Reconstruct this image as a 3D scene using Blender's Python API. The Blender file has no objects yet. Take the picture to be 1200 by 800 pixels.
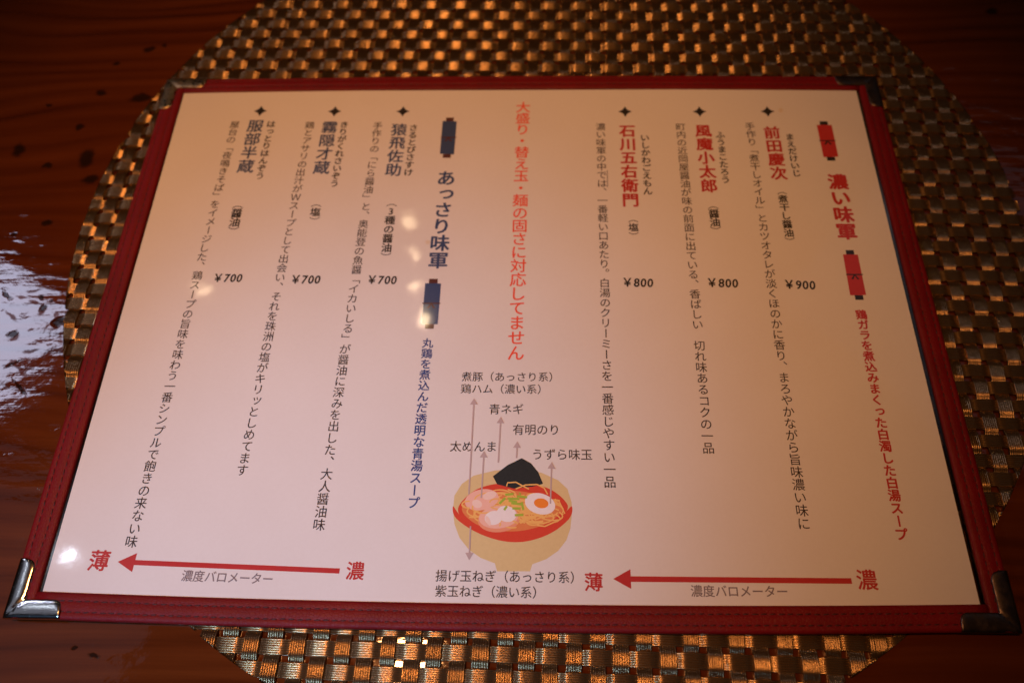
import bpy, math, random
import numpy as np
from mathutils import Vector, Matrix

S = bpy.context.scene
COL = S.collection
MM = 0.001
PAPER_Z = 4.6            # height of the sheet above the table, in mm

# ------------------------------------------------------------------ camera
cam_d = bpy.data.cameras.new("camera")
cam = bpy.data.objects.new("camera", cam_d)
COL.objects.link(cam)
S.camera = cam
right = Vector((0.99966232, 0.01552126, -0.02084056))
up = Vector((-0.00477317, 0.89804619, 0.43987527))
back = Vector((0.02554321, -0.43962726, 0.89781703))
m = Matrix((right, up, back)).transposed().to_4x4()
m.translation = Vector((16.138, -135.220, 243.197 + PAPER_Z)) * MM
cam.matrix_world = m
cam_d.sensor_width = 36.0
cam_d.lens = 36.0 * 864.0 / 1200.0
cam_d.shift_x = -25.67 / 1200.0
cam_d.clip_start = 0.01
cam_d.clip_end = 50.0
cam_d.dof.use_dof = True
cam_d.dof.focus_distance = 0.246
cam_d.dof.aperture_fstop = 7.0
cam_d.dof.aperture_blades = 7

# ------------------------------------------------------------------ world and lamps
world = bpy.data.worlds.new("World")
S.world = world
world.use_nodes = True
bg = world.node_tree.nodes["Background"]
bg.inputs[0].default_value = (1.0, 0.62, 0.42, 1)
bg.inputs[1].default_value = 0.004
S.view_settings.view_transform = 'Standard'
S.view_settings.look = 'None'
S.view_settings.exposure = 0.0
S.view_settings.gamma = 1.0
S.cycles.use_denoising = True


def lamp(name, kind, loc, target, power, color, **kw):
    d = bpy.data.lights.new(name, kind)
    d.energy = power
    d.color = color
    for k, v in kw.items():
        setattr(d, k, v)
    o = bpy.data.objects.new(name, d)
    COL.objects.link(o)
    o.location = Vector(loc)
    o.rotation_euler = (Vector(target) - Vector(loc)).to_track_quat('-Z', 'Y').to_euler()
    return o


WARM = (1.0, 0.430, 0.140)
COOL = (0.70, 0.74, 1.0)
# the shaded pendant over the table, up and to the left of the photographer
lamp("pendant_lamp", 'SPOT', (-0.17, -0.09, 0.80), (-0.048, 0.018, 0), 18.0, WARM,
     spot_size=math.radians(43.5), spot_blend=1.0, shadow_soft_size=0.035)
# a string of small bulbs farther off, mirrored one by one in the film
for i, (x, y) in enumerate([(-232, 611), (-220, 533), (-209, 467), (-186, 412), (-558, 466)]):
    lamp("small_bulb", 'POINT', (x * MM, y * MM, 0.80), (0, 0, 0), (0.05, 0.05, 0.065, 0.13, 0.06)[i],
         (1.0, 0.72, 0.42), shadow_soft_size=0.006)
# window beyond the far left edge of the table (mirrored in the varnish)
lamp("window_light", 'AREA', (-1.10, 0.480, 1.03), (-0.19, -0.03, 0), 1.45, COOL,
     shape='RECTANGLE', size=0.28, size_y=0.17)
# cool spot added behind the camera, pooled softly on the sheet's near left
lamp("cool_pool_spot", 'SPOT', (-0.40, -0.72, 0.85), (-0.078, -0.112, 0), 38.0, (0.30, 0.58, 1.0),
     spot_size=math.radians(15.8), spot_blend=1.0, shadow_soft_size=0.045)
# a small bright gap on the left, mirrored as a glint in the film
lamp("window_gap", 'SPOT', (-0.692, 0.046, 0.86), (-0.15, -0.09, 0), 0.16, (0.75, 0.85, 1.0),
     spot_size=math.radians(24), spot_blend=1.0, shadow_soft_size=0.0075)
lamp("pale_wall_light", 'AREA', (-0.73, -0.04, 0.84), (-0.15, -0.10, 0), 0.070, (0.72, 0.78, 1.0),
     shape='RECTANGLE', size=0.40, size_y=0.30)
# dim daylight from a second opening far off on the right
lamp("far_window_light", 'AREA', (0.90, 0.655, 1.15), (0.17, 0.0, 0), 0.11, (0.75, 0.82, 1.0),
     shape='RECTANGLE', size=0.60, size_y=0.50)

# ------------------------------------------------------------------ materials


class NT:
    def __init__(self, name):
        self.m = bpy.data.materials.new(name)
        self.m.use_nodes = True
        self.t = self.m.node_tree
        self.b = self.t.nodes["Principled BSDF"]

    def n(self, kind, ins=None, **props):
        nd = self.t.nodes.new(kind)
        for k, v in props.items():
            setattr(nd, k, v)
        for k, v in (ins or {}).items():
            if hasattr(v, 'bl_idname') or isinstance(v, bpy.types.NodeSocket):
                self.t.links.new(v, nd.inputs[k])
            else:
                nd.inputs[k].default_value = v
        return nd

    def set(self, **kw):
        for k, v in kw.items():
            k = k.replace('_', ' ')
            if isinstance(v, bpy.types.NodeSocket):
                self.t.links.new(v, self.b.inputs[k])
            else:
                self.b.inputs[k].default_value = v

    def math(self, op, a, b=0.0, c=0.0):
        return self.n('ShaderNodeMath', {0: a, 1: b, 2: c}, operation=op).outputs[0]

    def ramp(self, fac, stops, interp='LINEAR'):
        nd = self.n('ShaderNodeValToRGB', {'Fac': fac})
        cr = nd.color_ramp
        cr.interpolation = interp
        while len(cr.elements) < len(stops):
            cr.elements.new(0.5)
        for e, (p, c) in zip(cr.elements, stops):
            e.position = p
            e.color = (*c, 1) if len(c) == 3 else c
        return nd.outputs[0]

    def mix(self, fac, a, b, blend='MIX'):
        nd = self.n('ShaderNodeMix', data_type='RGBA', blend_type=blend)
        for k, v in ((0, fac), (6, a), (7, b)):
            if isinstance(v, bpy.types.NodeSocket):
                self.t.links.new(v, nd.inputs[k])
            else:
                nd.inputs[k].default_value = v if k == 0 else (*v, 1) if len(v) == 3 else v
        return nd.outputs[2]

    def coord(self):
        return self.n('ShaderNodeTexCoord').outputs['Object']

    def mapping(self, vec, scale=(1, 1, 1), loc=(0, 0, 0), rot=(0, 0, 0), vt='POINT'):
        return self.n('ShaderNodeMapping', {'Vector': vec, 'Location': loc, 'Rotation': rot, 'Scale': scale},
                      vector_type=vt).outputs[0]

    def noise(self, vec, scale, detail=3.0, rough=0.5, dist=0.0):
        return self.n('ShaderNodeTexNoise', {'Vector': vec, 'Scale': scale, 'Detail': detail,
                                             'Roughness': rough, 'Distortion': dist}).outputs['Fac']

    def bump(self, height, strength, dist, normal=None):
        ins = {'Height': height, 'Strength': strength, 'Distance': dist}
        if normal is not None:
            ins['Normal'] = normal
        return self.n('ShaderNodeBump', ins).outputs[0]


def film_coat(w):
    """The clear film over the sheet: its gloss, ripples and fine scratches."""
    co = w.coord()
    ripple = w.noise(co, 28.0, 2.0, 0.4)
    dimple = w.noise(co, 150.0, 2.0, 0.5)
    n1 = w.bump(ripple, 0.4, 0.0006)
    n2 = w.bump(dimple, 0.25, 0.00006, n1)
    w.set(Coat_Weight=1.0, Coat_Roughness=0.06, Coat_IOR=1.5, Coat_Normal=n2)


def mat_paper():
    w = NT("laminated_paper")
    co = w.coord()
    fibre = w.noise(co, 900.0, 4.0, 0.7)
    cloud = w.noise(co, 16.0, 3.0, 0.6)
    c = w.mix(w.ramp(cloud, [(0.35, (0, 0, 0)), (0.75, (1, 1, 1))]), (0.80, 0.76, 0.72), (0.76, 0.715, 0.67))
    c = w.mix(w.math('MULTIPLY', fibre, 0.26), c, (0.60, 0.54, 0.48))
    # dried drops and specks of broth
    vo = w.n('ShaderNodeTexVoronoi', {'Vector': co, 'Scale': 42.0, 'Randomness': 1.0})
    d = w.math('ADD', vo.outputs['Distance'], w.math('MULTIPLY', w.noise(co, 260.0), 0.10))
    keep = w.math('GREATER_THAN', w.n('ShaderNodeSeparateColor', {0: vo.outputs['Color']}).outputs[0], 0.58)
    drop = w.math('MULTIPLY', w.ramp(d, [(0.075, (1, 1, 1)), (0.115, (0, 0, 0))]), keep)
    c = w.mix(w.math('MULTIPLY', drop, 0.55), c, (0.68, 0.52, 0.30))
    v2 = w.n('ShaderNodeTexVoronoi', {'Vector': co, 'Scale': 75.0, 'Randomness': 1.0})
    k2 = w.math('GREATER_THAN', w.n('ShaderNodeSeparateColor', {0: v2.outputs['Color']}).outputs[1], 0.80)
    sp = w.math('MULTIPLY', w.ramp(v2.outputs['Distance'], [(0.020, (1, 1, 1)), (0.035, (0, 0, 0))]), k2)
    c = w.mix(w.math('MULTIPLY', sp, 0.6), c, (0.20, 0.12, 0.06))
    w.set(Base_Color=c, Roughness=0.75, Specular_IOR_Level=0.1)
    film_coat(w)
    return w.m


def mat_ink(name, col, var=0.25):
    w = NT(name)
    n = w.noise(w.coord(), 700.0, 3.0, 0.7)
    c = w.mix(w.math('MULTIPLY', n, var), col, tuple(min(1, x * 1.5 + 0.05) for x in col))
    w.set(Base_Color=c, Roughness=0.7, Specular_IOR_Level=0.1)
    film_coat(w)
    return w.m


def mat_leather():
    w = NT("red_leatherette")
    co = w.coord()
    fine = w.noise(co, 1500.0, 4.0, 0.65)
    vo = w.n('ShaderNodeTexVoronoi', {'Vector': co, 'Scale': 900.0}, feature='DISTANCE_TO_EDGE').outputs[0]
    worn = w.noise(co, 60.0, 4.0, 0.6)
    c = w.mix(w.ramp(worn, [(0.35, (0, 0, 0)), (0.75, (1, 1, 1))]), (0.172, 0.0040, 0.0058), (0.125, 0.0030, 0.0043))
    h = w.math('ADD', fine, w.math('MULTIPLY', w.ramp(vo, [(0.0, (0, 0, 0)), (0.12, (1, 1, 1))]), 0.6))
    w.set(Base_Color=c, Roughness=w.n('ShaderNodeMapRange', {0: worn, 3: 0.40, 4: 0.58}).outputs[0],
          Specular_IOR_Level=0.22, Normal=w.bump(h, 0.55, 0.00016))
    return w.m


def mat_simple(name, col, rough=0.5, metal=0.0, **kw):
    w = NT(name)
    n = w.noise(w.coord(), 500.0, 3.0, 0.6)
    c = w.mix(w.math('MULTIPLY', n, 0.3), col, tuple(x * 0.5 for x in col))
    w.set(Base_Color=c, Roughness=rough, Metallic=metal, **kw)
    return w.m


def mat_metal(name, col, tarnish, t0, t1, rough):
    w = NT(name)
    co = w.coord()
    n = w.noise(co, 320.0, 5.0, 0.7)
    mask = w.ramp(n, [(t0, (0, 0, 0)), (t1, (1, 1, 1))])
    scratch = w.noise(w.mapping(co, (250, 3500, 250), rot=(0, 0, 0.5)), 1.0, 2.0, 0.6)
    c = w.mix(mask, col, tarnish)
    r = w.n('ShaderNodeMapRange', {0: mask, 3: rough, 4: rough + 0.28}).outputs[0]
    w.set(Base_Color=c, Metallic=1.0, Roughness=r, Normal=w.bump(w.math('ADD', scratch, n), 0.25, 0.00008))
    return w.m


def mat_sleeve():
    w = NT("clear_film")
    t = w.t
    tr = w.n('ShaderNodeBsdfTransparent', {0: (0.80, 0.78, 0.76, 1)})
    gl = w.n('ShaderNodeBsdfGlossy', {'Color': (1, 1, 1, 1), 'Roughness': 0.12})
    fr = w.n('ShaderNodeFresnel', {'IOR': 1.5})
    mx = w.n('ShaderNodeMixShader', {0: fr.outputs[0], 1: tr.outputs[0], 2: gl.outputs[0]})
    t.links.new(mx.outputs[0], t.nodes['Material Output'].inputs[0])
    return w.m


def mat_weave(name, ca, cb):
    w = NT(name)
    co = w.coord()
    n1 = w.noise(co, 55.0, 3.0, 0.6)
    c = w.mix(n1, ca, cb)
    w.set(Base_Color=c, Metallic=0.88, Roughness=w.n('ShaderNodeMapRange', {0: n1, 3: 0.20, 4: 0.30}).outputs[0],
          Specular_IOR_Level=0.6)
    return w.m


DENTS = [  # centre x, y, half-size x, y, turn  (mm on the table)
    (-217.4, 77.9, 2.2, 3.6, 0.2), (-186.1, 73.1, 3.0, 4.6, 0.1), (-170.9, 107.9, 4.6, 2.2, 0.1),
    (-190.3, 111.1, 2.2, 1.8, 0.0), (-194.3, 90.9, 1.7, 1.8, 0.3), (-202.2, 69.4, 2.2, 1.3, 0.3),
    (-174.6, 138.4, 2.6, 1.5, 0.2), (-168.0, 141.1, 1.3, 1.0, 0.0), (-188.0, 129.1, 1.6, 1.2, 0.0),
    (-192.9, 39.7, 1.9, 1.5, 0.3), (-181.4, 62.1, 3.0, 2.2, 0.0), (-173.6, -6.4, 2.6, 1.7, 0.2),
    (-182.1, -0.4, 1.3, 1.2, 0.5), (-190.3, -11.6, 1.8, 1.1, 0.4), (-127.5, -124.3, 1.6, 0.7, -0.2),
    (-134.0, -122.0, 0.9, 0.5, 0.0), (-198.2, 5.1, 2.4, 0.9, -0.6), (-184.2, 4.6, 0.9, 1.4, 0.8),
    (-180.0, 3.0, 0.7, 0.6, 0.0), (222.0, 160.0, 2.5, 1.8, 0.2), (-205.0, 34.0, 1.2, 0.8, 0.0),
    (-212.0, 104.0, 1.4, 1.0, 0.0), (-180.5, -34.0, 4.2, 0.5, -0.75), (-186.0, -24.0, 2.8, 0.4, 0.5),
]


PITS = [  # spots where the varnish is chipped away
    (-178.5, 8.5, 1.6, 0.9, 0.5), (-186.5, 7.0, 2.2, 0.8, -0.4), (-182.0, 3.0, 1.8, 1.3, 0.9), (-193.5, 1.0, 3.6, 0.8, -0.6),
    (-189.0, -8.0, 1.9, 1.4, 0.6), (-176.0, 1.5, 1.0, 1.3, 0.2), (-184.0, -4.5, 1.2, 0.6, 0.3), (-192.0, 9.5, 2.6, 0.6, 0.1),
    (-181.0, -14.0, 3.0, 0.8, 0.2), (-172.5, -16.0, 2.0, 0.6, -0.3), (-187.0, -19.0, 2.4, 0.7, 0.5), (-182.0, -22.0, 4.6, 0.7, -0.7),
    (-176.5, 13.0, 5.0, 0.6, 0.1), (-188.0, 12.5, 3.0, 0.5, 0.15), (-178.5, -9.5, 0.7, 0.6, 0.0), (-174.5, -11.5, 1.2, 0.5, 0.4),
]


def mat_wood():
    w = NT("varnished_pine")
    co = w.coord()
    warp = w.noise(w.mapping(co, (3.0, 7.0, 1)), 1.0, 2.0, 0.5)
    sep = w.n('ShaderNodeSeparateXYZ', {0: co})
    y = w.math('ADD', sep.outputs[1], w.math('MULTIPLY', w.math('SUBTRACT', warp, 0.5), 0.085))
    y = w.math('ADD', y, w.math('MULTIPLY', sep.outputs[0], 0.015))
    yv = w.n('ShaderNodeCombineXYZ', {0: w.math('MULTIPLY', sep.outputs[0], 0.035), 1: y, 2: 0.0}).outputs[0]
    bands = w.noise(yv, 120.0, 4.0, 0.62)
    fine = w.noise(w.mapping(co, (22, 900, 1)), 1.0, 3.0, 0.65)
    blot = w.noise(co, 9.0, 3.0, 0.6)
    rings = w.n('ShaderNodeTexWave', {'Vector': yv, 'Scale': 38.0, 'Distortion': 3.5, 'Detail': 3.0,
                                      'Detail Scale': 1.4}, bands_direction='Y', wave_profile='SIN').outputs['Fac']
    g = w.math('ADD', w.math('MULTIPLY', bands, 0.80), w.math('MULTIPLY', rings, 0.18))
    c = w.ramp(g, [(0.26, (0.045, 0.0095, 0.0024)), (0.44, (0.106, 0.0230, 0.0050)), (0.70, (0.152, 0.0360, 0.0075))])
    c = w.mix(w.math('MULTIPLY', fine, 0.55), c, (0.045, 0.009, 0.002))
    c = w.mix(w.ramp(blot, [(0.40, (0, 0, 0)), (0.72, (0.6, 0.6, 0.6))]), c, (0.070, 0.015, 0.0035))
    # dents and knocks, filled with old dirt
    wob = w.n('ShaderNodeTexNoise', {'Vector': co, 'Scale': 260.0, 'Detail': 3.0})
    off = w.n('ShaderNodeVectorMath', {0: wob.outputs['Color'], 1: (0.5, 0.5, 0.5)}, operation='SUBTRACT')
    off = w.n('ShaderNodeVectorMath', {0: off.outputs[0], 'Scale': 0.0032}, operation='SCALE')
    pos = w.n('ShaderNodeVectorMath', {0: co, 1: off.outputs[0]}, operation='ADD').outputs[0]
    dmin = None
    for (x, yy, a, b, r) in DENTS:
        mp = w.mapping(pos, (a * 1.4 * MM, b * 1.4 * MM, 1.0), (x * MM, yy * MM, 0), (0, 0, r), 'TEXTURE')
        flat = w.n('ShaderNodeVectorMath', {0: mp, 1: (1, 1, 0)}, operation='MULTIPLY').outputs[0]
        ln = w.n('ShaderNodeVectorMath', {0: flat}, operation='LENGTH').outputs['Value']
        dmin = ln if dmin is None else w.math('MINIMUM', dmin, ln)
    dirt = w.ramp(dmin, [(0.55, (1, 1, 1)), (1.0, (0, 0, 0))])
    c = w.mix(w.math('MULTIPLY', dirt, 0.88), c, (0.010, 0.0055, 0.0035))
    pmin = None
    for (x, yy, a, b, rr) in PITS:
        mp = w.mapping(pos, (a * 1.25 * MM, b * 1.25 * MM, 1.0), (x * MM, (yy - 5) * MM, 0), (0, 0, rr), 'TEXTURE')
        flat = w.n('ShaderNodeVectorMath', {0: mp, 1: (1, 1, 0)}, operation='MULTIPLY').outputs[0]
        ln = w.n('ShaderNodeVectorMath', {0: flat}, operation='LENGTH').outputs['Value']
        pmin = ln if pmin is None else w.math('MINIMUM', pmin, ln)
    bare = w.math('MAXIMUM', w.ramp(pmin, [(0.55, (1, 1, 1)), (1.0, (0, 0, 0))]), dirt)
    # uneven varnish: long ripples, small pocks, scratches
    big = w.noise(w.mapping(co, (22, 55, 1)), 1.0, 3.0, 0.55)
    pock = w.noise(w.mapping(co, (120, 230, 1)), 1.0, 3.0, 0.6)
    vor = w.n('ShaderNodeTexVoronoi', {'Vector': w.mapping(pos, (85, 150, 1)), 'Scale': 1.0}, feature='SMOOTH_F1').outputs[0]
    pit = w.ramp(vor, [(0.10, (0, 0, 0)), (0.26, (1, 1, 1))])
    streak = w.noise(w.mapping(co, (14, 190, 1), rot=(0, 0, -0.06)), 1.0, 3.0, 0.55)
    hgt = w.math('ADD', w.math('MULTIPLY', big, 1.0), w.math('MULTIPLY', pock, 0.16))
    hgt = w.math('ADD', hgt, w.math('MULTIPLY', streak, 0.22))
    hgt = w.math('ADD', hgt, w.math('MULTIPLY', pit, 0.10))
    hgt = w.math('SUBTRACT', hgt, w.math('MULTIPLY', dirt, 0.10))
    hgt = w.math('ADD', hgt, w.math('MULTIPLY', fine, 0.02))
    nrm = w.bump(hgt, 1.0, 0.00042)
    w.set(Base_Color=c, Roughness=0.55, Specular_IOR_Level=0.0, Normal=w.bump(fine, 0.3, 0.0002),
          Coat_Weight=w.math('SUBTRACT', 1.0, w.math('MULTIPLY', bare, 0.85)), Coat_Roughness=0.05, Coat_IOR=1.52, Coat_Normal=nrm)
    return w.m


M_PAPER = mat_paper()
M_LEATHER = mat_leather()
M_THREAD = mat_simple("dark_red_thread", (0.042, 0.0026, 0.0032), 0.6)
M_SILVER = mat_metal("worn_nickel", (0.72, 0.70, 0.68), (0.30, 0.21, 0.11), 0.60, 0.78, 0.13)
M_BRASS = mat_metal("tarnished_brass", (0.62, 0.47, 0.27), (0.16, 0.09, 0.04), 0.45, 0.70, 0.26)
M_SHADED = mat_metal("shaded_nickel", (0.150, 0.112, 0.098), (0.075, 0.05, 0.035), 0.45, 0.70, 0.34)  # nickel with the right corners' dark reflections put into its colour
M_SLEEVE = mat_sleeve()
M_WEFT = mat_weave("bronze_vinyl_weft", (0.42, 0.275, 0.135), (0.27, 0.170, 0.080))
M_WARP = mat_weave("dark_bronze_vinyl_warp", (0.29, 0.188, 0.095), (0.18, 0.113, 0.056))
M_WOOD = mat_wood()
INKS = {
    'red': (0.45, 0.031, 0.029), 'orange': (0.80, 0.085, 0.040), 'navy': (0.042, 0.066, 0.150),
    'black': (0.022, 0.017, 0.015), 'ink': (0.046, 0.032, 0.029), 'grey': (0.19, 0.15, 0.155), 'rose': (0.47, 0.36, 0.34), 'blue': (0.045, 0.070, 0.200),
    'beige': (0.66, 0.50, 0.24), 'vermilion': (0.62, 0.060, 0.030), 'broth': (0.70, 0.22, 0.070),
    'noodle': (0.84, 0.45, 0.13), 'pork': (0.84, 0.46, 0.35), 'pork2': (0.86, 0.60, 0.50),
    'porkshade': (0.80, 0.33, 0.22), 'porkrim': (0.78, 0.30, 0.17), 'eggwhite': (0.84, 0.76, 0.72),
    'yolk': (0.84, 0.24, 0.030), 'nori': (0.022, 0.026, 0.026), 'leaf': (0.34, 0.46, 0.050), 'brown': (0.090, 0.028, 0.020),
}
M_INK = {k: mat_ink("print_" + n, INKS[k]) for k, n in [
    ('red', 'red'), ('orange', 'orange_red'), ('navy', 'navy'), ('black', 'black'), ('ink', 'dark_brown'),
    ('grey', 'grey'), ('rose', 'rose_grey'), ('blue', 'blue'), ('beige', 'beige'), ('vermilion', 'vermilion'), ('broth', 'broth_orange'),
    ('noodle', 'noodle_yellow'), ('pork', 'pork_pink'), ('pork2', 'pale_pink'), ('porkshade', 'deep_pink'),
    ('porkrim', 'orange_pink'), ('eggwhite', 'cream_white'), ('yolk', 'yolk_orange'), ('nori', 'seaweed_black'),
    ('leaf', 'leaf_green'), ('brown', 'brown')]}

# ------------------------------------------------------------------ mesh helpers


def link(name, mesh, mats, parent=None):
    o = bpy.data.objects.new(name, mesh)
    for x in (mats if isinstance(mats, (list, tuple)) else [mats]):
        mesh.materials.append(x)
    COL.objects.link(o)
    if parent is not None:
        o.parent = parent
    return o


def mesh_from(name, verts, faces, smooth=False):
    me = bpy.data.meshes.new(name)
    me.from_pydata(verts, [], faces)
    me.update()
    if smooth:
        me.polygons.foreach_set('use_smooth', [True] * len(me.polygons))
    return me


def mm(pts):
    return [(x * MM, y * MM, z * MM) for x, y, z in pts]


def tag(o, label, cat):
    o['label'] = label
    o['category'] = cat


def empty(name, loc):
    o = bpy.data.objects.new(name, None)
    o.empty_display_size = 0.02
    COL.objects.link(o)
    o.location = loc
    return o


# ------------------------------------------------------------------ table
TX, TY, TT = 1.40, 0.90, 0.035
import bmesh
bm = bmesh.new()
bmesh.ops.create_cube(bm, size=1.0)
for v in bm.verts:
    v.co = Vector((v.co.x * TX, v.co.y * TY + 0.05, (v.co.z - 0.5) * TT))
bmesh.ops.bevel(bm, geom=list(bm.edges), offset=0.004, segments=3, affect='EDGES', profile=0.5)
me = bpy.data.meshes.new("table_top")
bm.to_mesh(me)
bm.free()
table = link("table_top", me, M_WOOD)
tag(table, "dark red brown varnished wooden table top with dents and wavy grain under the placemat", "table")

# ------------------------------------------------------------------ placemat
MAT_C = (13.5, 38.6)
MAT_R = 190.0
PX, PY = 7.19, 6.66
ROT = math.radians(-1.1)
PHASE = (-27.16, -121.49)          # centre of one weft float on the picture's near side
AMP = 0.42
BASE = 0.95


def build_placemat():
    ca, sa = math.cos(ROT), math.sin(ROT)
    # mat centre in weave coordinates
    dx, dy = MAT_C[0] - PHASE[0], MAT_C[1] - PHASE[1]
    cu, cv = dx * ca + dy * sa, -dx * sa + dy * ca
    NF = 7
    prof_t, prof_h = [0.0], [-0.40]
    for f in range(NF):
        for q, hh in ((0.0, -0.14), (0.10, 0.17), (0.28, 0.31), (0.5, 0.355), (0.72, 0.31), (0.90, 0.18)):
            prof_t.append((f + q) / NF)
            prof_h.append(hh)
    prof_t += [1.0, 1.0]
    prof_h += [-0.14, -0.40]
    prof_t = np.array(prof_t) - 0.5
    prof_h = np.array(prof_h)
    rng = np.random.default_rng(5)

    def strips(pitch_a, pitch_c, cen_a, cen_c, width, sgn, along_x):
        """pitch_a along the strip between crossings, pitch_c between strips."""
        K = 8
        V, F = [], []
        base = 0
        j0, j1 = int(math.floor((cen_c - MAT_R) / pitch_c)), int(math.ceil((cen_c + MAT_R) / pitch_c))
        for j in range(j0, j1 + 1):
            c0 = j * pitch_c
            if abs(c0 - cen_c) > MAT_R + width * 0.45:
                continue
            i0, i1 = int(math.floor((cen_a - MAT_R) / pitch_a)) - 1, int(math.ceil((cen_a + MAT_R) / pitch_a)) + 1
            s = np.arange(i0 * K, i1 * K + 1) / K * pitch_a
            w = width * (1 + rng.normal(0, 0.04))
            drift = np.interp(s, np.linspace(s[0], s[-1], 14), rng.normal(0, 0.17, 14))
            k = np.cos(np.pi * (s / pitch_a + j)) * sgn
            zc = AMP * np.tanh(2.5 * k) / math.tanh(2.5) * (1 + np.interp(s, np.linspace(s[0], s[-1], 40), rng.normal(0, 0.10, 40)))
            tt = prof_t * w
            cross = c0 + drift[:, None] + tt[None, :]
            fil = np.repeat(rng.normal(0, 0.035, NF), 6)
            hh = prof_h.copy()
            hh[1:1 + 6 * NF] += fil
            z = BASE + zc[:, None] + hh[None, :]
            # clean cut along the round rim
            half2 = MAT_R ** 2 - (cross - cen_c) ** 2
            half = np.sqrt(np.maximum(half2, 0.0))
            a = np.clip(np.repeat(s[:, None], len(tt), 1), cen_a - half, cen_a + half)
            z = np.maximum(z, 0.05)
            n, mcols = a.shape
            V.append(np.stack([a.ravel(), cross.ravel(), z.ravel()], 1))
            idx = np.arange(n * mcols).reshape(n, mcols) + base
            q = np.stack([idx[:-1, :-1], idx[1:, :-1], idx[1:, 1:], idx[:-1, 1:]], -1).reshape(-1, 4)
            al = (a[1:, :-1] - a[:-1, :-1] > 1e-4) | (a[1:, 1:] - a[:-1, 1:] > 1e-4)
            ok = al.ravel() & (half2[1:, :-1].ravel() > 0) & (half2[1:, 1:].ravel() > 0)
            F.append(q[ok])
            base += n * mcols
        V = np.concatenate(V)
        F = np.concatenate(F)
        if not along_x:
            V = V[:, [1, 0, 2]]
            F = F[:, ::-1]
        used = np.unique(F)
        remap = np.full(len(V), -1)
        remap[used] = np.arange(len(used))
        return V[used], remap[F]

    v1, f1 = strips(PX, PY, cu, cv, 4.75, 1, True)
    v2, f2 = strips(PY, PX, cv, cu, 5.05, -1, False)
    V = np.concatenate([v1, v2])
    F = np.concatenate([f1, f2 + len(v1)])
    x = V[:, 0] * ca - V[:, 1] * sa + PHASE[0]
    y = V[:, 0] * sa + V[:, 1] * ca + PHASE[1]
    V = np.stack([x, y, V[:, 2]], 1) * MM
    me = bpy.data.meshes.new("placemat")
    me.vertices.add(len(V))
    me.vertices.foreach_set('co', V.astype(np.float32).ravel())
    me.loops.add(F.size)
    me.loops.foreach_set('vertex_index', F.astype(np.int32).ravel())
    me.polygons.add(len(F))
    me.polygons.foreach_set('loop_start', np.arange(0, F.size, 4, dtype=np.int32))
    mi = np.zeros(len(F), np.int32)
    mi[len(f1):] = 1
    me.update(calc_edges=True)
    me.validate()
    me.polygons.foreach_set('use_smooth', np.ones(len(me.polygons), bool))
    o = link("placemat", me, [M_WEFT, M_WARP])
    if len(me.polygons) == len(mi):
        me.polygons.foreach_set('material_index', mi)
    return o


placemat = build_placemat()
tag(placemat, "round bronze brown woven vinyl placemat lying on the wooden table under the menu", "placemat")

# ------------------------------------------------------------------ menu
menu = empty("menu", (0, 0, 1.75 * MM))
tag(menu, "ramen menu sheet in a clear sleeve with stitched red leather edges and metal corners", "menu")
ZM = PAPER_Z - 1.75                # paper height above the menu's own base

# clear sleeve: thin film that shows in the narrow gaps beside the sheet
bm = bmesh.new()
bmesh.ops.create_cube(bm, size=1.0)
for v in bm.verts:
    v.co = Vector((v.co.x * 306 * MM, v.co.y * 221 * MM, (v.co.z * 0.12 + ZM - 0.35) * MM))
me = bpy.data.meshes.new("clear_sleeve")
bm.to_mesh(me)
bm.free()
link("clear_sleeve", me, M_SLEEVE, menu)

# the printed sheet (0.2 mm thick)
sheet_pts = [(-148.6, 107.2), (147.7, 107.2), (148.6, -107.8), (-146.3, -107.8)]
vs = [(x, y, ZM) for x, y in sheet_pts] + [(x, y, ZM - 0.2) for x, y in sheet_pts]
me = mesh_from("paper_sheet", mm(vs), [(3, 2, 1, 0)[::-1] and (0, 3, 2, 1), (4, 5, 6, 7), (0, 1, 5, 4), (1, 2, 6, 5), (2, 3, 7, 6), (3, 0, 4, 7)])
sheet = link("paper_sheet", me, M_PAPER, menu)


# leather edges: padded strips swept along each side
def bow(s, a):
    return a * (1 - s * s)


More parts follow.
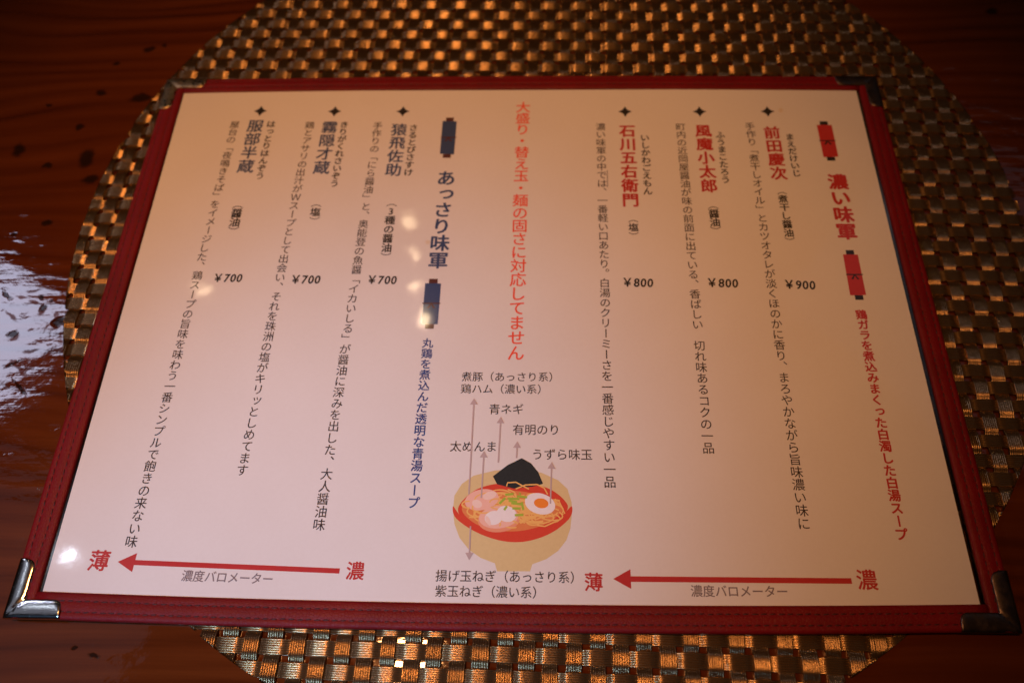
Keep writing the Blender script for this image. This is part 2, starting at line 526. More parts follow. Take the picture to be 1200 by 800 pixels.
def border_strip(p0, p1, inward, width, bulge, seed):
    """p0->p1 runs along the OUTER edge; inward points to the sheet."""
    prof = [(0.25, -2.45), (0.05, -1.6), (0.0, -0.6), (0.15, 0.15), (0.55, 0.62), (1.1, 0.80), (1.75, 0.86), (2.15, 0.74),
            (2.3, 0.70), (2.45, 0.74), (3.2, 0.92), (4.0, 0.95), (4.8, 0.90), (5.35, 0.72), (5.5, 0.68), (5.65, 0.72),
            (6.4, 0.80), (7.2, 0.70), (7.75, 0.50), (8.0, 0.22), (8.05, 0.03), (8.05, -0.5), (7.9, -2.2), (4.0, -2.45)]
    k = width / 8.05
    rnd = random.Random(seed)
    N = 64
    V, F = [], []
    d = Vector((p1[0] - p0[0], p1[1] - p0[1]))
    iv = Vector(inward)
    wob = [rnd.uniform(-0.10, 0.10) for _ in range(N // 4 + 2)]
    for i in range(N + 1):
        t = i / N
        b = bow(2 * t - 1, bulge)
        q = i / 4
        wb = wob[int(q)] * (1 - q % 1) + wob[int(q) + 1] * (q % 1)
        for (a, z) in prof:
            x = p0[0] + d.x * t + iv.x * (a * k - b + wb * (a < 4))
            y = p0[1] + d.y * t + iv.y * (a * k - b + wb * (a < 4))
            V.append((x, y, ZM + z + (wb * 0.3 if z > 0 else 0)))
    n = len(prof)
    for i in range(N):
        for j in range(n):
            a, b_ = i * n + j, i * n + (j + 1) % n
            F.append((a, b_, b_ + n, a + n))
    F.append(tuple(range(n))[::-1])
    F.append(tuple(N * n + j for j in range(n)))
    me = mesh_from("leather_border", mm(V), F, True)
    bm = bmesh.new()
    bm.from_mesh(me)
    bmesh.ops.recalc_face_normals(bm, faces=bm.faces)
    bm.to_mesh(me)
    bm.free()
    o = link("leather_border", me, M_LEATHER, menu)
    # two rows of stitches, sunk in the two grooves
    V, F = [], []
    L = d.length
    u = d / L
    for row, ht in ((2.3, 0.70), (5.5, 0.68)):
        s = 2.0 + rnd.random()
        while s < L - 3.5:
            ln = 1.95 + rnd.uniform(-0.15, 0.15)
            side = rnd.uniform(-0.10, 0.10)
            base = len(V)
            for e in range(5):
                f = e / 4
                t = (s + ln * f) / L
                b = bow(2 * t - 1, bulge)
                off = row * k - b + side + 0.13 * (f - 0.5)
                zz = ht + 0.15 * math.sin(math.pi * f) - 0.10
                rr = 0.17 + 0.05 * math.sin(math.pi * f)
                for c in range(6):
                    an = c * math.pi / 3
                    oo = off + rr * math.cos(an)
                    V.append((p0[0] + u.x * (s + ln * f) + iv.x * oo, p0[1] + u.y * (s + ln * f) + iv.y * oo,
                              ZM + zz + rr * 0.8 * math.sin(an)))
            for e in range(4):
                for c in range(6):
                    a, b_ = base + e * 6 + c, base + e * 6 + (c + 1) % 6
                    F.append((a, b_, b_ + 6, a + 6))
            F.append(tuple(base + c for c in range(6)))
            F.append(tuple(base + 24 + c for c in range(6)))
            s += 2.72
    me = mesh_from("stitching", mm(V), F, True)
    bm = bmesh.new()
    bm.from_mesh(me)
    bmesh.ops.recalc_face_normals(bm, faces=bm.faces)
    bm.to_mesh(me)
    bm.free()
    link("stitching", me, M_THREAD, o)
    return o


border_strip((-157.6, 113.9), (-156.2, -113.8), (1, 0), 8.6, 0.0, 1)
border_strip((157.3, 113.9), (158.9, -113.8), (-1, 0), 8.3, 0.0, 2)
border_strip((-148.9, 113.9), (149.0, 113.9), (0, -1), 7.9, 1.5, 3)
border_strip((-147.5, -113.9), (150.5, -113.9), (0, 1), 8.2, 1.9, 4)


# metal corner clips
def corner(cx, cy, sx, sy, mat, label=None):
    """corner of the cover at cx, cy; the arms run towards +sx and +sy."""
    L, W = 18.0, 5.5
    prof = [(-0.35, -2.0), (-0.45, -1.0), (-0.40, 0.1), (-0.2, 0.75), (0.25, 1.12), (1.0, 1.28), (2.6, 1.36), (4.1, 1.30), (5.1, 1.14), (5.45, 0.98), (5.5, 0.75)]
    V, F = [], []
    NS = 30
    n = len(prof)
    for arm in (0, 1):
        base = len(V)
        for i in range(NS + 1):
            s = -0.45 + (L + 0.45) * i / NS
            w = W
            if s > L - 3.2:
                q = (s - (L - 3.2)) / 3.2
                w = W * (0.45 + 0.55 * math.sqrt(max(0.0, 1 - q * q)))
            for (a, z) in prof:
                aa = a if a < 0.3 else 0.3 + (a - 0.3) * (w - 0.3) / (W - 0.3)
                ss = max(s, aa)                   # mitre along the diagonal
                zz = z - 0.22 * math.exp(-((ss - aa) / 0.5) ** 2)     # crease
                p = (ss, aa) if arm == 0 else (aa, ss)
                V.append((cx + sx * p[0], cy + sy * p[1], ZM + zz))
        for i in range(NS):
            for j in range(n - 1):
                a = base + i * n + j
                f = (a, a + 1, a + 1 + n, a + n)
                F.append(f)
    me = mesh_from("corner_protector", mm(V), F, True)
    bm = bmesh.new()
    bm.from_mesh(me)
    bmesh.ops.remove_doubles(bm, verts=bm.verts, dist=1e-6)
    bmesh.ops.dissolve_degenerate(bm, dist=1e-7, edges=bm.edges)
    # give the sheet metal its thickness
    bmesh.ops.recalc_face_normals(bm, faces=bm.faces)
    up_sum = sum(f.normal.z * f.calc_area() for f in bm.faces)
    if up_sum < 0:
        bmesh.ops.reverse_faces(bm, faces=bm.faces)
    bm.to_mesh(me)
    bm.free()
    me.polygons.foreach_set('use_smooth', [True] * len(me.polygons))
    o = link("corner_protector", me, mat, menu)
    sol = o.modifiers.new("thickness", 'SOLIDIFY')
    sol.thickness = 0.00025
    sol.offset = -1
    if label:
        o['label'] = label
    return o


corner(-157.5, 113.8, 1, -1, M_BRASS, "tarnished brass coloured corner clip")
corner(-156.1, -113.7, 1, 1, M_SILVER, "shiny silver corner clip with a gold glint along its edge")
corner(157.2, 113.8, -1, -1, M_SHADED, "dark corner clip in shade")
corner(158.8, -113.7, -1, 1, M_SHADED, "dark corner clip with a bright edge")

# ------------------------------------------------------------------ print on the sheet
VERTICAL=[
 ('printed_heading', '濃い味軍', 'red', 3.4, (131.68, 56.73), (131.11, 32.55), 1.0),
 ('printed_heading', '鶏ガラを煮込みまくった白濁した白湯スープ', 'red', 3.0, (130.25, -4.45), (128.79, -84.62), 1.0),
 ('printed_name', '前田慶次', 'red', 2.7, (108.33, 82.59), (108.41, 61.1), 0.98),
 ('printed_reading', 'まえだけいじ', 'black', 2.2, (115.52, 80.24), (115.61, 61.1), 1.0),
 ('printed_text', '（煮干し醤油）', 'black', 2.0, (108.46, 52.23), (108.55, 27.73), 1.0),
 ('printed_description', '手作り「煮干しオイル」とカツオタレが淡くほのかに香り、まろやかながら旨味濃い味に', 'ink', 0.6, (99.5, 86.13), (98.01, -81.54), 1.0),
 ('printed_name', '風魔小太郎', 'red', 2.7, (79.52, 83.74), (79.44, 54.78), 0.98),
 ('printed_reading', 'ふうまこたろう', 'black', 2.2, (86.48, 81.39), (86.47, 57.86), 1.0),
 ('printed_text', '（醤油）', 'black', 2.0, (80.21, 45.18), (80.19, 32.66), 1.05),
 ('printed_description', '町内の近岡屋醤油が味の前面に出ている、香ばしい\u3000切れ味あるコクの一品', 'ink', 0.6, (70.08, 85.89), (69.39, -56.24), 1.0),
 ('printed_name', '石川五右衛門', 'red', 2.7, (47.43, 83.73), (47.29, 47.69), 0.98),
 ('printed_reading', 'いしかわごえもん', 'black', 2.2, (54.63, 79.93), (54.46, 52.04), 1.0),
 ('printed_text', '（塩）', 'black', 2.0, (47.96, 38.55), (47.83, 30.14), 0.98),
 ('printed_description', '濃い味軍の中では、一番軽い口あたり。白湯のクリーミーさを一番感じやすい一品', 'ink', 0.6, (36.12, 86.01), (35.53, -68.37), 1.0),
 ('printed_notice', '大盛り・替え玉・麺の固さに対応してません', 'orange', 1, (2.8, 97.12), (2.7, -20.8), 1.05),
 ('printed_heading', 'あっさり味軍', 'navy', 2.2, (-28.23, 58.81), (-28.63, 18.89), 1.0),
 ('printed_heading', '丸鶏を煮込んだ透明な青湯スープ', 'blue', 1.8, (-29.88, -16.99), (-29.98, -76.03), 1.0),
 ('printed_name', '猿飛佐助', 'navy', 1.6, (-50.27, 84.72), (-50.57, 63.16), 0.98),
 ('printed_reading', 'さるとびさすけ', 'black', 2.2, (-44.15, 85.72), (-44.16, 61.77), 1.0),
 ('printed_text', '（3種の醤油）', 'black', 2.0, (-49.49, 46.47), (-49.41, 20.21), 1.0),
 ('printed_description', '手作りの「にら醤油」と、奥能登の魚醤「イカいしる」が醤油に深みを出した、大人醤油味', 'ink', 0.6, (-59.72, 87.02), (-60.53, -83.63), 1.0),
 ('printed_name', '霧隠才蔵', 'navy', 1.6, (-80.54, 86.19), (-80.85, 64.39), 0.98),
 ('printed_reading', 'きりがくれさいぞう', 'black', 2.2, (-74.37, 87.53), (-74.34, 56.04), 1.0),
 ('printed_text', '（塩）', 'black', 2.0, (-80.33, 46.18), (-80.08, 37.18), 0.98),
 ('printed_description', '鶏とアサリの出汁がＷスープとして出会い、それを珠洲の塩がキリッとしめてます', 'ink', 0.6, (-89.35, 87.35), (-89.58, -65.51), 1.0),
 ('printed_name', '服部半蔵', 'navy', 1.6, (-113.04, 87.09), (-113.04, 65.08), 0.98),
 ('printed_reading', 'はっとりはんぞう', 'black', 2.2, (-106.37, 87.98), (-106.2, 60.07), 1.0),
 ('printed_text', '（醤油）', 'black', 2.0, (-112.45, 45.57), (-112.08, 32.25), 1.05),
 ('printed_description', '屋台の「夜鳴きそば」をイメージした、鶏スープの旨味を味わう一番シンプルで飽きの来ない味', 'ink', 0.6, (-122.23, 87.81), (-121.7, -89.8), 1.0),
]
HORIZONTAL=[
 ('printed_caption', '煮豚（あっさり系）', 'ink', 0.6, (-16.57, -30.34), (16.0, -30.26)),
 ('printed_caption', '鶏ハム（濃い系）', 'ink', 0.6, (-16.58, -35.0), (11.92, -35.05)),
 ('printed_caption', '青ネギ', 'ink', 0.6, (-6.07, -42.71), (5.93, -42.62)),
 ('printed_caption', '有明のり', 'ink', 0.6, (2.43, -50.23), (18.08, -50.16)),
 ('printed_caption', '太めんま', 'ink', 0.6, (-19.01, -56.43), (-3.23, -56.41)),
 ('printed_caption', 'うずら味玉', 'ink', 0.6, (9.68, -59.03), (29.77, -58.96)),
 ('printed_caption', '揚げ玉ねぎ（あっさり系）', 'ink', 0.6, (-20.85, -99.29), (23.19, -99.32)),
 ('printed_caption', '紫玉ねぎ（濃い系）', 'ink', 0.6, (-20.65, -103.93), (11.26, -104.02)),
 ('printed_scale_word', '薄', 'red', 1.7, (-134.05, -95.86), (-127.4, -95.99)),
 ('printed_scale_word', '濃', 'red', 1.7, (-49.69, -98.11), (-43.83, -98.17)),
 ('printed_caption', '濃度バロメーター', 'grey', 1.0, (-102.52, -100.28), (-73.0, -101.03)),
 ('printed_scale_word', '薄', 'red', 1.7, (26.56, -100.57), (32.28, -100.63)),
 ('printed_scale_word', '濃', 'red', 1.7, (112.01, -98.85), (118.43, -98.9)),
 ('printed_caption', '濃度バロメーター', 'grey', 1.0, (59.82, -102.92), (89.87, -102.72)),
 ('printed_price', '￥700', 'black', 2.4, (-115.09, 10.61), (-104.15, 10.64)),
 ('printed_price', '￥700', 'black', 2.4, (-84.72, 10.03), (-73.59, 10.06)),
 ('printed_price', '￥700', 'black', 2.4, (-55.04, 10.02), (-43.95, 9.87)),
 ('printed_price', '￥800', 'black', 2.4, (42.95, 9.19), (54.28, 8.94)),
 ('printed_price', '￥800', 'black', 2.4, (74.97, 9.1), (86.39, 8.86)),
 ('printed_price', '￥900', 'black', 2.4, (104.0, 8.45), (115.32, 8.11)),
]
STARS=[(-112.34, 95.52), (-79.55, 95.15), (-49.58, 95.02), (46.9, 94.5), (78.94, 94.37), (107.98, 94.32)]
SCROLLS=[('navy', [(-31.82, 89.54), (-25.66, 89.28), (-25.74, 71.16), (-31.75, 71.5)]), ('navy', [(-32.88, 8.48), (-26.72, 8.4), (-26.74, -9.28), (-32.76, -8.86)]), ('red', [(127.72, 86.74), (134.0, 86.72), (134.07, 69.71), (127.89, 69.39)]), ('red', [(127.92, 21.86), (133.6, 21.78), (133.55, 3.91), (127.58, 3.71)])]
ARROWS=[('red', (-124.51, -96.29), (-51.8, -98.27), 1.6), ('red', (35.61, -99.61), (110.4, -99.32), 1.7), ('rose', (-11.64, -38.77), (-11.62, -73.08), 0.5), ('rose', (-1.91, -45.61), (-2.2, -62.07), 0.5), ('rose', (-7.24, -58.04), (-7.4, -74.23), 0.5), ('rose', (4.09, -54.51), (3.97, -60.43), 0.5), ('rose', (15.98, -61.73), (15.61, -75.95), 0.5), ('rose', (-10.38, -94.43), (-10.51, -83.58), 0.5)]
LINE=((38.31, 62.62), (38.24, 54.09))
BOWL=[('beige', [(-16.64, -78.25), (-16.47, -73.53), (-14.19, -69.52), (-10.38, -66.66), (-3.3, -64.8), (5.45, -64.31), (12.62, -65.46), (18.17, -67.99), (21.31, -70.92), (22.61, -75.33), (22.83, -77.83), (22.17, -83.98), (20.86, -87.76), (18.2, -91.14), (14.43, -93.77), (9.94, -95.43), (9.23, -97.62), (-1.26, -97.74), (-2.11, -95.28), (-6.71, -93.65), (-10.64, -91.11), (-13.91, -87.41), (-15.88, -82.87)]), ('vermilion', [(-16.91, -76.53), (-16.52, -80.11), (-13.41, -82.85), (-7.84, -85.98), (-1.63, -88.02), (3.73, -88.71), (9.06, -88.2), (15.14, -86.1), (19.72, -83.02), (22.81, -79.76), (22.92, -76.11), (21.28, -78.0), (18.18, -80.97), (13.58, -83.69), (8.25, -85.65), (3.67, -86.3), (-1.71, -85.76), (-7.94, -83.93), (-13.52, -80.93), (-15.62, -78.39)]), ('vermilion', [(-15.39, -78.23), (-13.85, -75.24), (-10.12, -71.72), (-5.47, -69.83), (0.03, -69.06), (5.56, -69.0), (11.88, -69.66), (16.61, -71.45), (20.52, -74.73), (21.9, -77.45), (18.18, -81.35), (13.59, -84.07), (8.25, -86.03), (3.68, -86.61), (-1.7, -86.14), (-7.93, -84.31), (-13.5, -81.31)]), ('broth', [(-14.45, -78.38), (-12.29, -75.07), (-6.92, -72.64), (0.12, -71.77), (5.62, -71.72), (11.13, -72.85), (18.18, -75.54), (20.51, -77.46), (17.03, -80.98), (12.05, -83.71), (4.41, -85.31), (-3.28, -84.87), (-9.54, -82.8)])]
TOPPINGS=[('pork', [(-1.66, -73.66), (-1.61, -74.44), (-1.85, -75.25), (-2.36, -76.03), (-3.11, -76.75), (-4.06, -77.38), (-5.17, -77.88), (-6.37, -78.22), (-7.62, -78.4), (-8.85, -78.41), (-10.0, -78.23), (-11.01, -77.89), (-11.83, -77.4), (-12.42, -76.78), (-12.75, -76.06), (-12.81, -75.27), (-12.58, -74.47), (-12.09, -73.68), (-11.35, -72.95), (-10.39, -72.31), (-9.28, -71.8), (-8.06, -71.45), (-6.8, -71.26), (-5.55, -71.26), (-4.4, -71.44), (-3.38, -71.79), (-2.56, -72.3), (-1.98, -72.93)]), ('porkshade', [(-6.22, -76.28), (-6.34, -76.79), (-6.6, -77.26), (-7.02, -77.67), (-7.56, -77.99), (-8.19, -78.21), (-8.89, -78.32), (-9.62, -78.32), (-10.34, -78.19), (-11.03, -77.96), (-11.64, -77.63), (-12.14, -77.21), (-12.51, -76.73), (-12.73, -76.22), (-12.79, -75.69), (-12.69, -75.17), (-12.42, -74.7), (-12.01, -74.28), (-11.47, -73.96), (-10.83, -73.73), (-10.13, -73.62), (-9.39, -73.63), (-8.66, -73.75), (-7.97, -73.99), (-7.36, -74.33), (-6.86, -74.75), (-6.49, -75.23), (-6.28, -75.75)]), ('pork2', [(-7.1, -76.86), (-7.24, -77.12), (-7.46, -77.33), (-7.74, -77.49), (-8.06, -77.58), (-8.42, -77.6), (-8.8, -77.55), (-9.17, -77.44), (-9.52, -77.26), (-9.82, -77.03), (-10.08, -76.76), (-10.26, -76.47), (-10.37, -76.15), (-10.39, -75.84), (-10.33, -75.55), (-10.19, -75.29), (-9.97, -75.08), (-9.69, -74.93), (-9.36, -74.83), (-9.0, -74.81), (-8.63, -74.86), (-8.25, -74.97), (-7.91, -75.15), (-7.6, -75.38), (-7.35, -75.65), (-7.16, -75.95), (-7.06, -76.26), (-7.04, -76.57)]), ('pork2', [(-2.47, -72.69), (-2.43, -72.97), (-2.51, -73.28), (-2.69, -73.6), (-2.98, -73.9), (-3.35, -74.18), (-3.79, -74.42), (-4.27, -74.61), (-4.77, -74.74), (-5.27, -74.81), (-5.74, -74.8), (-6.16, -74.73), (-6.5, -74.58), (-6.76, -74.38), (-6.91, -74.13), (-6.94, -73.85), (-6.87, -73.54), (-6.69, -73.23), (-6.4, -72.92), (-6.03, -72.64), (-5.6, -72.39), (-5.11, -72.2), (-4.61, -72.07), (-4.1, -72.01), (-3.63, -72.01), (-3.21, -72.09), (-2.87, -72.23), (-2.62, -72.43)]), ('porkrim', [(5.64, -80.57), (5.58, -81.5), (5.18, -82.43), (4.46, -83.3), (3.46, -84.06), (2.22, -84.69), (0.81, -85.16), (-0.7, -85.43), (-2.24, -85.49), (-3.73, -85.35), (-5.09, -85.01), (-6.27, -84.49), (-7.21, -83.8), (-7.84, -82.99), (-8.15, -82.1), (-8.12, -81.16), (-7.74, -80.23), (-7.03, -79.35), (-6.03, -78.57), (-4.79, -77.92), (-3.36, -77.45), (-1.83, -77.17), (-0.27, -77.11), (1.24, -77.25), (2.62, -77.61), (3.8, -78.14), (4.73, -78.84), (5.35, -79.66)]), ('pork', [(5.01, -79.85), (4.95, -80.68), (4.57, -81.51), (3.89, -82.29), (2.95, -82.98), (1.79, -83.55), (0.47, -83.97), (-0.94, -84.22), (-2.38, -84.28), (-3.77, -84.16), (-5.05, -83.87), (-6.15, -83.4), (-7.01, -82.8), (-7.6, -82.08), (-7.89, -81.28), (-7.85, -80.44), (-7.49, -79.61), (-6.82, -78.82), (-5.88, -78.12), (-4.72, -77.54), (-3.38, -77.12), (-1.95, -76.86), (-0.5, -76.79), (0.91, -76.92), (2.2, -77.22), (3.3, -77.7), (4.16, -78.31), (4.74, -79.04)]), ('eggwhite', [(4.29, -80.38), (4.05, -80.91), (3.67, -81.38), (3.16, -81.74), (2.56, -81.99), (1.88, -82.11), (1.17, -82.11), (0.46, -81.96), (-0.22, -81.7), (-0.83, -81.32), (-1.35, -80.84), (-1.74, -80.3), (-1.98, -79.71), (-2.07, -79.11), (-2.0, -78.53), (-1.76, -77.98), (-1.38, -77.52), (-0.88, -77.15), (-0.27, -76.89), (0.42, -76.77), (1.13, -76.78), (1.85, -76.92), (2.54, -77.19), (3.15, -77.58), (3.66, -78.06), (4.05, -78.61), (4.29, -79.2), (4.37, -79.8)]), ('eggwhite', [(-0.2, -80.2), (-0.15, -80.72), (-0.25, -81.24), (-0.49, -81.74), (-0.85, -82.19), (-1.33, -82.58), (-1.89, -82.87), (-2.51, -83.06), (-3.16, -83.14), (-3.8, -83.1), (-4.41, -82.95), (-4.95, -82.69), (-5.39, -82.34), (-5.72, -81.91), (-5.92, -81.42), (-5.97, -80.91), (-5.88, -80.38), (-5.65, -79.88), (-5.28, -79.42), (-4.8, -79.04), (-4.24, -78.74), (-3.61, -78.54), (-2.96, -78.46), (-2.31, -78.5), (-1.7, -78.66), (-1.16, -78.92), (-0.72, -79.28), (-0.39, -79.71)]), ('pork', [(0.14, -79.87), (0.39, -80.33), (0.59, -80.78), (0.73, -81.21), (0.81, -81.59), (0.83, -81.9), (0.77, -82.12), (0.65, -82.26), (0.48, -82.29), (0.25, -82.22), (-0.02, -82.05), (-0.31, -81.79), (-0.61, -81.46), (-0.91, -81.06), (-1.19, -80.62), (-1.44, -80.16), (-1.64, -79.71), (-1.79, -79.28), (-1.87, -78.9), (-1.89, -78.58), (-1.83, -78.35), (-1.72, -78.22), (-1.54, -78.18), (-1.31, -78.25), (-1.04, -78.42), (-0.74, -78.69), (-0.44, -79.03), (-0.14, -79.43)]), ('pork2', [(-4.17, -81.56), (-4.02, -81.91), (-3.92, -82.25), (-3.85, -82.58), (-3.84, -82.87), (-3.87, -83.1), (-3.95, -83.27), (-4.07, -83.37), (-4.23, -83.4), (-4.42, -83.34), (-4.62, -83.21), (-4.84, -83.01), (-5.05, -82.75), (-5.25, -82.44), (-5.43, -82.11), (-5.57, -81.76), (-5.68, -81.41), (-5.75, -81.08), (-5.76, -80.79), (-5.73, -80.55), (-5.65, -80.38), (-5.53, -80.28), (-5.37, -80.26), (-5.18, -80.31), (-4.98, -80.45), (-4.76, -80.65), (-4.55, -80.91), (-4.35, -81.22)]), ('eggwhite', [(17.13, -77.36), (16.8, -78.06), (16.24, -78.66), (15.48, -79.12), (14.55, -79.42), (13.51, -79.55), (12.4, -79.51), (11.29, -79.29), (10.21, -78.91), (9.23, -78.37), (8.4, -77.72), (7.75, -76.98), (7.33, -76.19), (7.15, -75.39), (7.22, -74.61), (7.54, -73.9), (8.1, -73.3), (8.86, -72.83), (9.79, -72.52), (10.85, -72.38), (11.97, -72.43), (13.1, -72.65), (14.19, -73.05), (15.17, -73.59), (16.0, -74.25), (16.63, -75.0), (17.05, -75.79), (17.21, -76.59)]), ('yolk', [(14.96, -76.17), (14.85, -76.52), (14.63, -76.84), (14.3, -77.11), (13.89, -77.31), (13.41, -77.44), (12.89, -77.49), (12.35, -77.45), (11.83, -77.34), (11.34, -77.15), (10.91, -76.89), (10.57, -76.58), (10.32, -76.23), (10.19, -75.86), (10.18, -75.49), (10.29, -75.14), (10.52, -74.82), (10.84, -74.55), (11.26, -74.34), (11.74, -74.21), (12.26, -74.16), (12.8, -74.2), (13.33, -74.31), (13.82, -74.51), (14.25, -74.77), (14.59, -75.08), (14.83, -75.43), (14.96, -75.8)])]
NORI=[(5.76, -60.44), (1.02, -62.88), (-3.85, -66.84), (-2.32, -69.56), (3.24, -70.95), (9.52, -70.25), (13.13, -69.25), (11.43, -65.23), (8.99, -62.23)]
ONIONS=[[(0.56, -73.12), (3.29, -72.77)], [(-1.29, -76.13), (0.59, -74.15)], [(4.49, -73.55), (7.86, -73.91)], [(1.38, -74.37), (5.3, -74.49)], [(2.6, -75.86), (6.12, -76.29)], [(0.34, -78.22), (1.23, -76.89)], [(3.04, -77.65), (5.76, -77.62)], [(3.88, -79.89), (6.74, -79.7)], [(6.1, -75.51), (6.7, -78.15)], [(1.79, -75.08), (4.54, -75.52)], [(5.26, -72.91), (5.64, -72.51)]]


INK_Z = ZM + 0.035
_glyphs = {}


def plain_glyph(ch):
    if ch not in _glyphs:
        cu = bpy.data.curves.new("glyph", 'FONT')
        cu.body = ch
        cu.size = 1.0
        cu.resolution_u = 3
        ob = bpy.data.objects.new("glyph", cu)
        COL.objects.link(ob)
        dg = bpy.context.evaluated_depsgraph_get()
        ev = ob.evaluated_get(dg)
        me = ev.to_mesh()
        vs = [(v.co.x, v.co.y) for v in me.vertices]
        fs = [tuple(p.vertices) for p in me.polygons]
        ev.to_mesh_clear()
        bpy.data.objects.remove(ob)
        bpy.data.curves.remove(cu)
        _glyphs[ch] = (vs, fs)
    return _glyphs[ch]


def glyph(ch, bold):
    """(verts, faces) of one character, em = 1; heavier weights repeat the outline a little way round."""
    vs, fs = plain_glyph(ch)
    if bold <= 0 or not vs:
        return vs, fs
    V, F = [], []
    r = 0.0125 * bold
    for k in range(8):
        dx, dy = r * math.cos(k * math.pi / 4), 0.75 * r * math.sin(k * math.pi / 4)
        b = len(V)
        V += [(x + dx, y + dy) for x, y in vs]
        F += [tuple(b + i for i in f) for f in fs]
    return V, F


def layers(ch, bold):
    """Height of every vertex of glyph(): each repeat lies a hair above the one before."""
    n = len(plain_glyph(ch)[0])
    return [0.0] * n if bold <= 0 else [k * 0.003 for k in range(8) for _ in range(n)]


def bbox(vs):
    xs = [v[0] for v in vs]
    ys = [v[1] for v in vs]
    return min(xs), max(xs), min(ys), max(ys)


def ink_obj(name, V, F, mat, z=0.0, lift=None):
    lift = lift or [0.0] * len(V)
    me = mesh_from(name, [(x * MM, y * MM, (INK_Z + z + h) * MM) for (x, y), h in zip(V, lift)], F)
    bm = bmesh.new()
    bm.from_mesh(me)
    for f in bm.faces:
        if f.normal.z < 0:
            f.normal_flip()
    bm.to_mesh(me)
    bm.free()
    return link(name, me, mat, sheet)


SMALL = set("っッゃゅょャュョぁぃぅぇぉ")
VERT = {'（': '︵', '）': '︶', '「': '﹁', '」': '﹂'}


def vertical_text(kind, text, col, bold, p, q, sc):
    n = len(text)
    pitch = math.dist(p, q) / (n - 1)
    em = pitch * sc
    V, F, H = [], [], []
    for i, ch in enumerate(text):
        if ch == '\u3000':
            continue
        t = i / (n - 1)
        cx, cy = p[0] + (q[0] - p[0]) * t, p[1] + (q[1] - p[1]) * t
        thin = 0.4 if ch in VERT else bold
        vs, fs = glyph(VERT.get(ch, ch), thin)
        if not vs:
            continue
        if ch == 'ー':
            vs = [(0.5 + (y - 0.385), 0.38 - (x - 0.5)) for x, y in vs]
        elif ch in '、。':
            vs = [(x + 0.58, y + 0.60) for x, y in vs]
        elif ch in SMALL:
            vs = [(x + 0.09, y + 0.09) for x, y in vs]
        elif ch in 'W3':
            b = bbox(vs)
            vs = [(x - (b[0] + b[1]) / 2 + 0.5, y) for x, y in vs]
        b = len(V)
        V += [(cx + (x - 0.5) * em, cy + (y - 0.38) * em) for x, y in vs]
        F += [tuple(b + k for k in f) for f in fs]
        H += layers(VERT.get(ch, ch), thin)
    return ink_obj(kind, V, F, M_INK[col], 0.0, H)


def horizontal_text(kind, text, col, bold, p, q):
    V, F, H = [], [], []
    x0 = 0.0
    price = text[0] == '￥'
    for ch in text:
        vs, fs = glyph(ch, bold)
        b = bbox(vs)
        if ch.isdigit() and ch in '0123456789':
            vs = [(x - b[0] + (y - 0.35) * 0.09 + 0.03, y) for x, y in vs]
            adv = b[1] - b[0] + 0.07
        elif price:
            vs = [(x - b[0], y) for x, y in vs]
            adv = b[1] - b[0] + 0.17
        else:
            adv = 1.0
        k = len(V)
        V += [(x + x0, y) for x, y in vs]
        F += [tuple(k + j for j in f) for f in fs]
        H += layers(ch, bold)
        x0 += adv
    b = bbox(V)
    sc = math.dist(p, q) / (b[1] - b[0])
    ang = math.atan2(q[1] - p[1], q[0] - p[0])
    cy = 0.36 if price else (b[2] + b[3]) / 2
    out = []
    for x, y in V:
        xx, yy = (x - b[0]) * sc, (y - cy) * sc * (1.14 if price else 1.0)
        out.append((p[0] + xx * math.cos(ang) - yy * math.sin(ang), p[1] + xx * math.sin(ang) + yy * math.cos(ang)))
    return ink_obj(kind, out, F, M_INK[col], 0.0, H)


for a in VERTICAL:
    vertical_text(*a)
for a in HORIZONTAL:
    horizontal_text(*a)

for (x, y) in STARS:                                   # four-pointed throwing-star marks
    pts = []
    for k in range(16):
        an = k * math.pi / 8 + math.pi / 2
        r = {0: 3.0, 1: 1.75, 2: 1.55, 3: 1.75}[k % 4]
        pts.append((x + r * math.cos(an), y + r * math.sin(an)))
    ink_obj("printed_star", pts + [(x, y)], [(k, (k + 1) % 16, 16) for k in range(16)], M_INK['black'])

for col, (a, b, c, d) in SCROLLS:
    body = ink_obj("printed_scroll", [a, b, c, d], [(0, 1, 2, 3)], M_INK[col])
    w = b[0] - a[0]
    cx = (a[0] + b[0]) / 2
    top, bot = (a[1] + b[1]) / 2, (c[1] + d[1]) / 2
    mid = (top + bot) / 2
    V, F = [], []

    def quad(x0, y0, x1, y1):
        k = len(V)
        V.extend([(x0, y0), (x1, y0), (x1, y1), (x0, y1)])
        F.append((k, k + 1, k + 2, k + 3))
    quad(cx - w * .27, top + 2.0, cx + w * .27, top)
    quad(cx - w * .27, bot, cx + w * .27, bot - 2.0)
    k = 'brown' if col == 'navy' else 'black'
    ink_obj("printed_scroll_rod", V, F, M_INK[k])
    V, F = [], []
    quad(cx - w * .5 - .3, mid + .28, cx + w * .5 + .3, mid - .28)
    for sgn in (-1, 1):
        k2 = len(V)
        V.extend([(cx - .15 * sgn, mid - .2), (cx + .35 * sgn, mid - .2), (cx + w * .27 * sgn, mid - 2.0), (cx + w * .13 * sgn, mid - 2.2)])
        F.append((k2, k2 + 1, k2 + 2, k2 + 3))
    ink_obj("printed_scroll_tie", V, F, M_INK[k], 0.012)

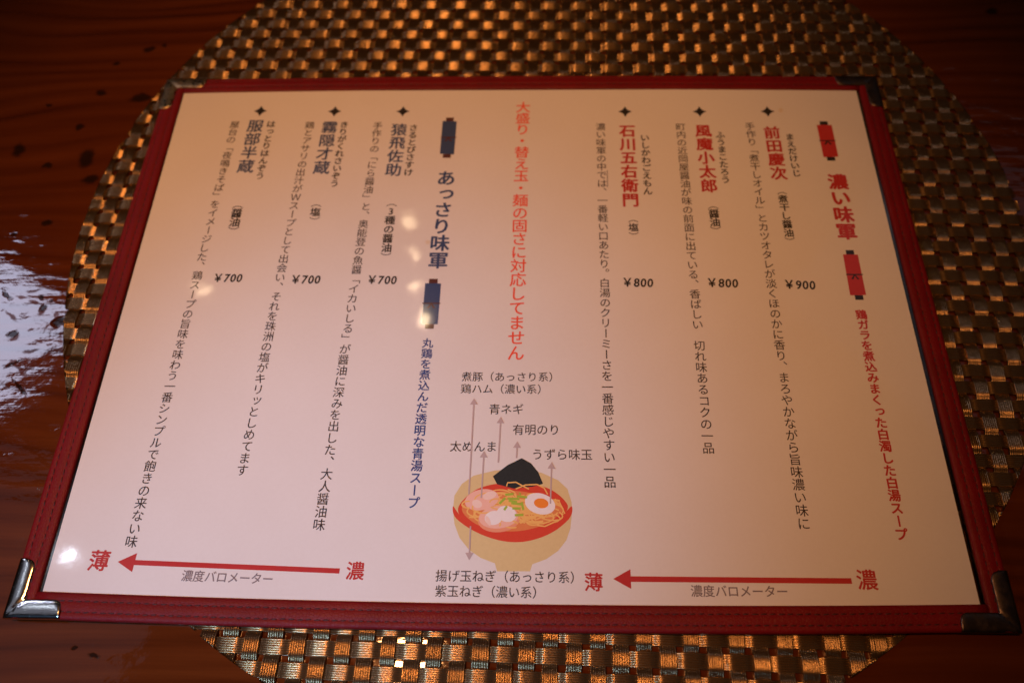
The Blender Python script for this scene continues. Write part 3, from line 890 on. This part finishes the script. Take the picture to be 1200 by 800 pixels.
for col, tip, tail, wd in ARROWS:
    t, e = Vector(tip), Vector(tail)
    d = (e - t).normalized()
    nrm = Vector((-d.y, d.x))
    hl, hw = (5.6, 3.0) if col == 'red' else (2.3, 1.35)
    P = [t, t + d * hl + nrm * hw, t + d * hl + nrm * wd / 2 * 1.0, e + nrm * wd / 2, e - nrm * wd / 2, t + d * hl - nrm * wd / 2, t + d * hl - nrm * hw]
    ink_obj("printed_arrow", [tuple(x) for x in P], [(0, 1, 2, 5, 6), (2, 3, 4, 5)], M_INK[col], 0.16 if col == 'rose' else 0.0)
(lx, ly), (lx2, ly2) = LINE
ink_obj("printed_rule", [(lx - .12, ly), (lx + .12, ly), (lx2 + .12, ly2), (lx2 - .12, ly2)], [(0, 1, 2, 3)], M_INK['ink'])


# the bowl of ramen drawn in the middle
def ngon(name, polys, mat, z, rounded=False):
    from mathutils.geometry import tessellate_polygon
    V, F, H = [], [], []
    for pts in polys:
        for _ in range(2 if rounded else 0):          # corner cutting
            pts = [q for i in range(len(pts)) for q in
                   ((0.75 * pts[i][0] + 0.25 * pts[(i + 1) % len(pts)][0], 0.75 * pts[i][1] + 0.25 * pts[(i + 1) % len(pts)][1]),
                    (0.25 * pts[i][0] + 0.75 * pts[(i + 1) % len(pts)][0], 0.25 * pts[i][1] + 0.75 * pts[(i + 1) % len(pts)][1]))]
        k = len(V)
        V += pts
        H += [len(H) * 0.00008] * len(pts)
        F += [tuple(k + i for i in t) for t in tessellate_polygon([[Vector((x, y, 0)) for x, y in pts]])]
    return ink_obj(name, V, F, mat, z, H)


def strokes(name, lines, wd, mat, z):
    V, F, H = [], [], []
    for pts in lines:
        H += [len(H) * 0.000015] * (2 * len(pts))
        k = len(V)
        n = len(pts)
        for i, (x, y) in enumerate(pts):
            a = Vector(pts[max(i - 1, 0)])
            b = Vector(pts[min(i + 1, n - 1)])
            d = (b - a).normalized()
            w2 = wd / 2
            V += [(x - d.y * w2, y + d.x * w2), (x + d.y * w2, y - d.x * w2)]
        for i in range(n - 1):
            F.append((k + 2 * i, k + 2 * i + 1, k + 2 * i + 3, k + 2 * i + 2))
    return ink_obj(name, V, F, mat, z, H)


for i, ((c, pts), nm) in enumerate(zip(BOWL, ('drawn_bowl', 'drawn_bowl_band', 'drawn_soup', 'drawn_broth'))):
    ngon(nm, [pts], M_INK[c], 0.012 * i, i > 0)
rnd = random.Random(4)
noodles = []
for k in range(120):
    a = rnd.uniform(0, 2 * math.pi)
    rr = rnd.uniform(.2, .92)
    cx, cy = 3.2 + rr * 16.5 * math.cos(a), -78.0 + rr * 5.9 * math.sin(a)
    R0, s0, L = rnd.uniform(1.6, 4.4), rnd.uniform(0, 6.28), rnd.uniform(1.6, 3.6)
    pts = [(cx + R0 * 1.2 * math.cos(s0 + L * i / 11), cy + R0 * .55 * math.sin(s0 + L * i / 11)) for i in range(12)]
    pts = [p for p in pts if ((p[0] - 3.1) / 17.6) ** 2 + ((p[1] + 78) / 7.0) ** 2 < 1]
    if len(pts) > 4:
        noodles.append(pts)
noodles += [[(0.9, -70.2), (1.2, -69.0), (4.0, -68.8), (6.4, -70.1), (8.4, -71.1)],
            [(4.0, -71.1), (7.2, -69.7), (11.1, -69.5), (13.5, -70.7), (14.7, -72.8)]]
strokes('drawn_noodle', noodles, 0.46, M_INK['noodle'], 0.050)
tops = {}
for c, pts in TOPPINGS:
    tops.setdefault(c, []).append(pts)
for i, (nm, c) in enumerate([('drawn_pork_slice', 'porkshade'), ('drawn_pork_slice', 'porkrim'), ('drawn_pork_slice', 'pork'),
                             ('drawn_pork_slice', 'eggwhite'), ('drawn_pork_slice', 'pork2')]):
    polys = tops.get(c, [])
    if c == 'eggwhite':
        ngon('drawn_egg', polys[-1:], M_INK[c], 0.120)
        polys = polys[:-1]
    ngon(nm, polys, M_INK[c], 0.062 + 0.011 * i)
ngon('drawn_egg_yolk', tops['yolk'], M_INK['yolk'], 0.132)
ngon('drawn_seaweed', [NORI], M_INK['nori'], 0.045)
strokes('drawn_green_onion', ONIONS, 0.75, M_INK['leaf'], 0.142)
